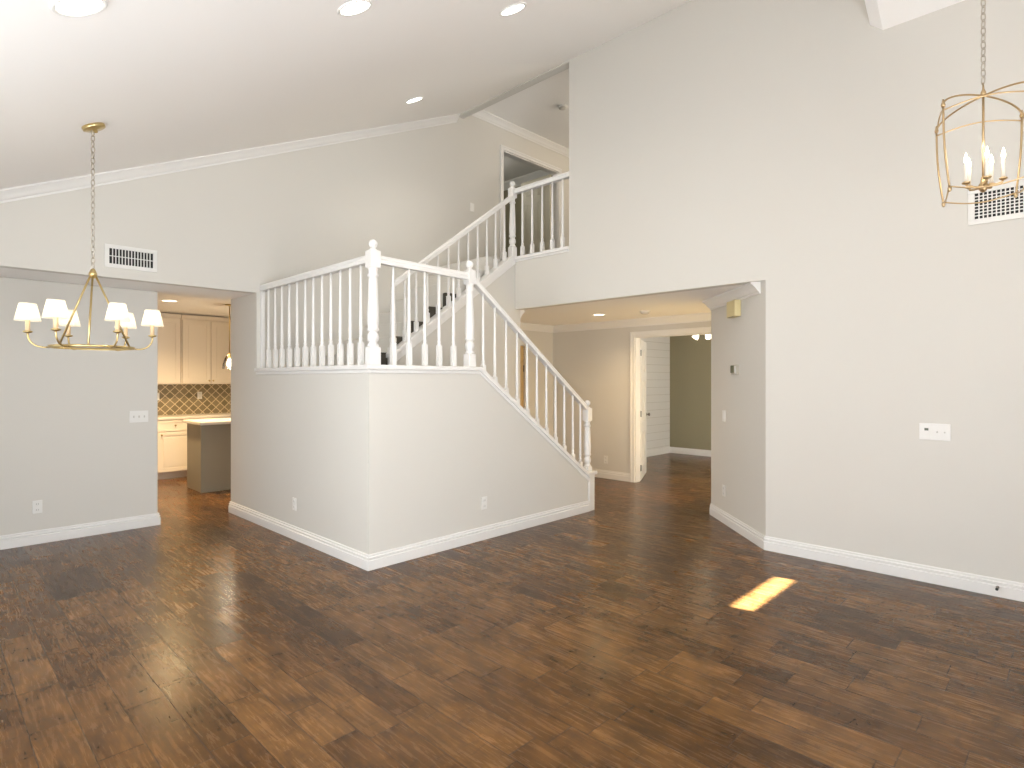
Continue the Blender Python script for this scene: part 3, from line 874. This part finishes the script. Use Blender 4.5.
# ------------------------------------------------------------------ gold lantern
LX, LY = 4.146, .374
LZ0, LZ1, LAP = 2.549, 3.003, 3.083
ln = empty('lantern', (LX, LY, LZ0), 'open gold cage lantern with candle bulbs hanging at the right edge', 'lantern')


def lp(a, d, z): return Vector((LX + rx * a + fx * d, LY + ry * a + fy * d, z))


zt2 = 4.203 + .70 * (XW + .02 - LX)
part(MB().lathe([(.066, 0), (.066, -.02), (.05, -.028), (.01, -.03), (.006, -.05)], 24, (LX, LY, zt2), Matrix.Rotation(math.atan(.7), 3, 'Y')), 'canopy', M['gold'], ln)
part(chain_mb(LX, LY, 3.15, zt2 - .03, .05, .0032, .012), 'chain', M['chain'], ln)
# corner directions in the (lateral, depth) frame
side_v = Vector((.53, .85)).normalized(); side_u = Vector((.85, -.53)).normalized()
hs = .196
tip = {}
corners = [(-1, 1), (1, 1), (1, -1), (-1, -1)]


def corner(i, s):
    a, b = corners[i]; v = (side_u * a + side_v * b) * hs * s; return v


posts = []
for i in range(4):
    pts = []
    for j in range(9):
        u = j / 8; s = .84 + (1.0 - .84) * u + .045 * sin(pi * u)
        v = corner(i, s); pts.append(lp(v.x, v.y, LZ0 + (LZ1 - LZ0) * u))
    posts.append(part(MB().tube(pts, .006, 8, flat=(.0075, .0055)), 'post', M['gold'], ln))
    v = corner(i, .84); part(MB().lathe([(.004, -.018), (.008, -.012), (.010, 0), (.008, .012)], 10, lp(v.x, v.y, LZ0)), 'finial', M['gold'], ln)
    v = corner(i, 1.0); part(MB().lathe([(.009, -.012), (.011, 0), (.007, .012), (.004, .03)], 10, lp(v.x, v.y, LZ1)), 'collar', M['gold'], ln)
    pts = []
    for j in range(13):   # arch from the post top up to the middle
        u = j / 12; v = corner(i, cos(u * pi / 2)); pts.append(lp(v.x, v.y, LZ1 + (LAP - LZ1) * sin(u * pi / 2)))
    part(MB().tube(pts, .005, 8), 'arch', M['gold'], ln)
for z, s, bow, nm in ((LZ1 - .03, 1.005, .035, 'upper_hoop'), (LZ0 + .012, .855, -.03, 'lower_hoop')):
    for i in range(4):
        a = corner(i, s); b_ = corner((i + 1) % 4, s); pts = []
        for j in range(11):
            u = j / 10; v = a.lerp(b_, u); pts.append(lp(v.x, v.y, z + bow * sin(pi * u)))
        part(MB().tube(pts, .0042, 8), nm, M['gold'], ln)
part(MB().tube([(LX, LY, 2.585), (LX, LY, 2.9), (LX, LY, 3.095)], .0062, 10).lathe([(.006, 3.083), (.014, 3.09), (.012, 3.104), (.005, 3.12), (.004, 3.155)], 14, (LX, LY, 0)), 'stem', M['gold'], ln)
part(MB().lathe([(.004, 2.545), (.014, 2.553), (.022, 2.566), (.024, 2.585), (.014, 2.60), (.010, 2.63)], 16, (LX, LY, 0)), 'hub', M['gold'], ln)
for th in (26, 98, 170, 242, 314):
    t = radians(th); c, s = cos(t), sin(t); ra = .086
    p = lp(ra * c, ra * s, 0)
    arm = part(MB().tube([lp(.015 * c, .015 * s, 2.575), lp(.06 * c, .06 * s, 2.578), lp(ra * .93 * c, ra * .93 * s, 2.583), lp(ra * c, ra * s, 2.598)], .0058, 8), 'arm', M['gold'], ln)
    part(MB().lathe([(.005, 2.592), (.016, 2.597), (.020, 2.604), (.017, 2.607)], 14, p), 'drip_cup', M['gold'], ln, arm)
    part(MB().lathe([(.0098, 2.606), (.0098, 2.705), (.007, 2.709)], 14, p), 'candle_sleeve', M['candle'], ln, arm)
    part(MB().lathe([(.004, 2.709), (.0085, 2.722), (.0095, 2.732), (.006, 2.752), (.001, 2.77)], 12, p), 'bulb', M['bulb'], ln, arm)
    lamp('lantern_bulb', p + Vector((0, 0, 2.80)), .3, (1, .88, .68), .02)

# ------------------------------------------------------------------ kitchen
YC = 9.86; YU_ = 10.13


def shaker(root, x0, x1, y, z0, z1, name, rail_w=.055, knob=None):
    d_ = part(MB().box(x0, x1, y - .02, y, z0, z1), name, M['cab'], root, bevel=.002)
    f = MB()
    for e in ((x0 + rail_w, x1 - rail_w, z0, z0 + rail_w), (x0 + rail_w, x1 - rail_w, z1 - rail_w, z1), (x0, x0 + rail_w, z0, z1), (x1 - rail_w, x1, z0, z1)):
        f.box(e[0], e[1], y - .030, y - .0195, e[2], e[3])
    if z1 - z0 > .3: f.box(x0 + rail_w + .025, x1 - rail_w - .025, y - .027, y - .0195, z0 + rail_w + .025, z1 - rail_w - .025)
    part(f, 'panel_frame', M['cab'], root, d_)
    if knob:
        part(MB().lathe([(.006, 0), (.006, .014), (.014, .02), (.014, .028), (.006, .031)], 12, (knob[0], y - .03, knob[1]), Matrix.Rotation(pi / 2, 3, 'X')), 'knob', M['brass'], root, d_)
    return d_


def upper(x0, x1, doors, label, knobs):
    o = empty('wall_cabinet', (x0, YU_, 1.43), label, 'cabinet', 'cream kitchen wall cabinets')
    part(MB().box(x0, x1, YU_, 10.448, 1.43, 2.47), 'cabinet_box', M['cab'], o)
    part(MB().sweep([(0, 0), (.02, 0), (.045, .05), (.05, .06), (0, .06)], [(x0, YU_), (x1, YU_)], -1, 2.47), 'cornice', M['cab'], o)
    n = len(doors) - 1
    for k in range(n):
        shaker(o, doors[k] + .004, doors[k + 1] - .004, YU_, 1.445, 2.45, 'cabinet_door', .06, knobs[k])


upper(2.30, 2.905, [2.33, 2.895], 'cream wall cabinet with single door, left of the paired doors, above the tiled splashback', [None])
upper(2.915, 3.78, [2.925, 3.345, 3.77], 'cream wall cabinet with two paired doors behind the kitchen pendant', [(3.315, 1.49), (3.375, 1.49)])
upper(3.79, 4.6, [3.80, 4.195, 4.59], 'cream wall cabinet hidden right of the pendant', [None, None]) if False else None
o = empty('base_cabinet', (2.3, YC, 0), 'cream base cabinet with drawer over door, left of the island', 'cabinet', 'cream kitchen base cabinets')
part(MB().box(2.1, 4.6, YC, 10.448, .10, .90).box(2.1, 4.6, YC + .06, 10.44, 0, .10), 'cabinet_box', M['cab'], o)
for x0, x1 in ((2.12, 2.50), (2.51, 2.98), (2.99, 3.4)):
    shaker(o, x0, x1, YC, .725, .885, 'drawer', .03, ((x0 + x1) / 2, .81))
    shaker(o, x0, x1, YC, .115, .715, 'cabinet_door', .055, (x0 + .05, .67))
tag(MB().box(2.1, 4.6, YC - .035, 10.448, .901, .94).build('countertop', M['quartz'], bevel=.006), 'pale stone countertop along the back of the kitchen', 'countertop')
struct(MB().box(.3, 5.2, 10.44, 10.4495, .94, 1.43).build('wall_backsplash', M['tile']), 'diagonal brown tile splashback', 'backsplash')
bo = outlet((3.28, 10.437, 1.245), FY, 'small outlet on the tiled kitchen splashback'); bo['group'] = 'splashback plates'
bo = switch((2.63, 10.437, 1.235), FY, 'white switch plate on the tiled splashback at the kitchen opening edge', 2); bo['group'] = 'splashback plates'
o = empty('kitchen_island', (2.64, 8.32, 0), 'grey kitchen island with pale counter seen through the opening', 'kitchen island')
part(MB().box(2.64, 4.3, 8.32, 8.92, 0, .90).box(2.625, 2.64, 8.31, 8.34, 0, .90).box(2.625, 4.3, 8.305, 8.32, 0, .035), 'cabinet_body', M['island'], o, bevel=.003)
part(MB().box(2.60, 4.36, 8.25, 8.98, .901, .945), 'countertop', M['quartz'], o, bevel=.01)
o = empty('pendant_light', (3.036, 8.443, 1.7), 'small brass and clear glass pendant light over the kitchen island', 'pendant light')
px, py = 3.036, 8.443
part(MB().lathe([(.055, 2.549), (.055, 2.535), (.01, 2.528)], 20, (px, py, 0)), 'canopy', M['brass'], o)
part(MB().tube([(px, py, 2.53), (px, py, 2.2), (px, py, 1.87)], .007, 8), 'rod', M['brass'], o)
part(MB().lathe([(.012, 1.875), (.03, 1.862), (.03, 1.845), (.016, 1.835), (.016, 1.80)], 16, (px, py, 0)), 'socket', M['brass'], o)
part(MB().lathe([(.034, 1.85), (.06, 1.80), (.085, 1.72), (.09, 1.655)], 28, (px, py, 0), cap=False), 'glass_shade', M['glass'], o)
part(MB().lathe([(.012, 1.80), (.028, 1.755), (.033, 1.72), (.022, 1.69), (.002, 1.68)], 16, (px, py, 0)), 'bulb', M['bulb'], o)
lamp('pendant_bulb', (px, py, 1.64), 16, (1, .84, .6), .03)

# ------------------------------------------------------------------ ceiling fixture in the far room
fxp, fyp = 9.30, 4.50
o = empty('ceiling_light', (fxp, fyp, 2.2), 'ceiling fixture with frosted tulip shades glimpsed through the entry doorway', 'ceiling light')
part(MB().lathe([(.07, 2.438), (.07, 2.42), (.03, 2.40), (.012, 2.39), (.012, 2.34), (.045, 2.32), (.05, 2.29), (.02, 2.262), (.004, 2.25)], 20, (fxp, fyp, 0)), 'base', M['chrome'], o)
for th in (-90, 0, 180):
    t = radians(th); dx = rx * cos(t) + fx * sin(t); dy = ry * cos(t) + fy * sin(t)
    a = part(MB().tube([(fxp + dx * .03, fyp + dy * .03, 2.30), (fxp + dx * .09, fyp + dy * .09, 2.31), (fxp + dx * .125, fyp + dy * .125, 2.285)], .007, 8), 'arm', M['chrome'], o)
    ax = Vector((dx * .55, dy * .55, -.83)).normalized(); mt_ = ax.to_track_quat('Z', 'Y').to_matrix()
    part(MB().lathe([(.018, -.005), (.034, .02), (.050, .05), (.052, .075), (.058, .095), (.03, .098), (.001, .099)], 20, (fxp + dx * .125, fyp + dy * .125, 2.285), mt_), 'glass_shade', M['globe'], o)
lamp('far_room_lamp', (fxp, fyp, 2.08), 4, (1, .85, .62), .08)
# area light added out of view to brighten the far room; no window there
area('far_room_fill', (9.2, 1.95, 1.4), (radians(90), 0, 0), 1.6, 1.2, 42, (1, .97, .9))
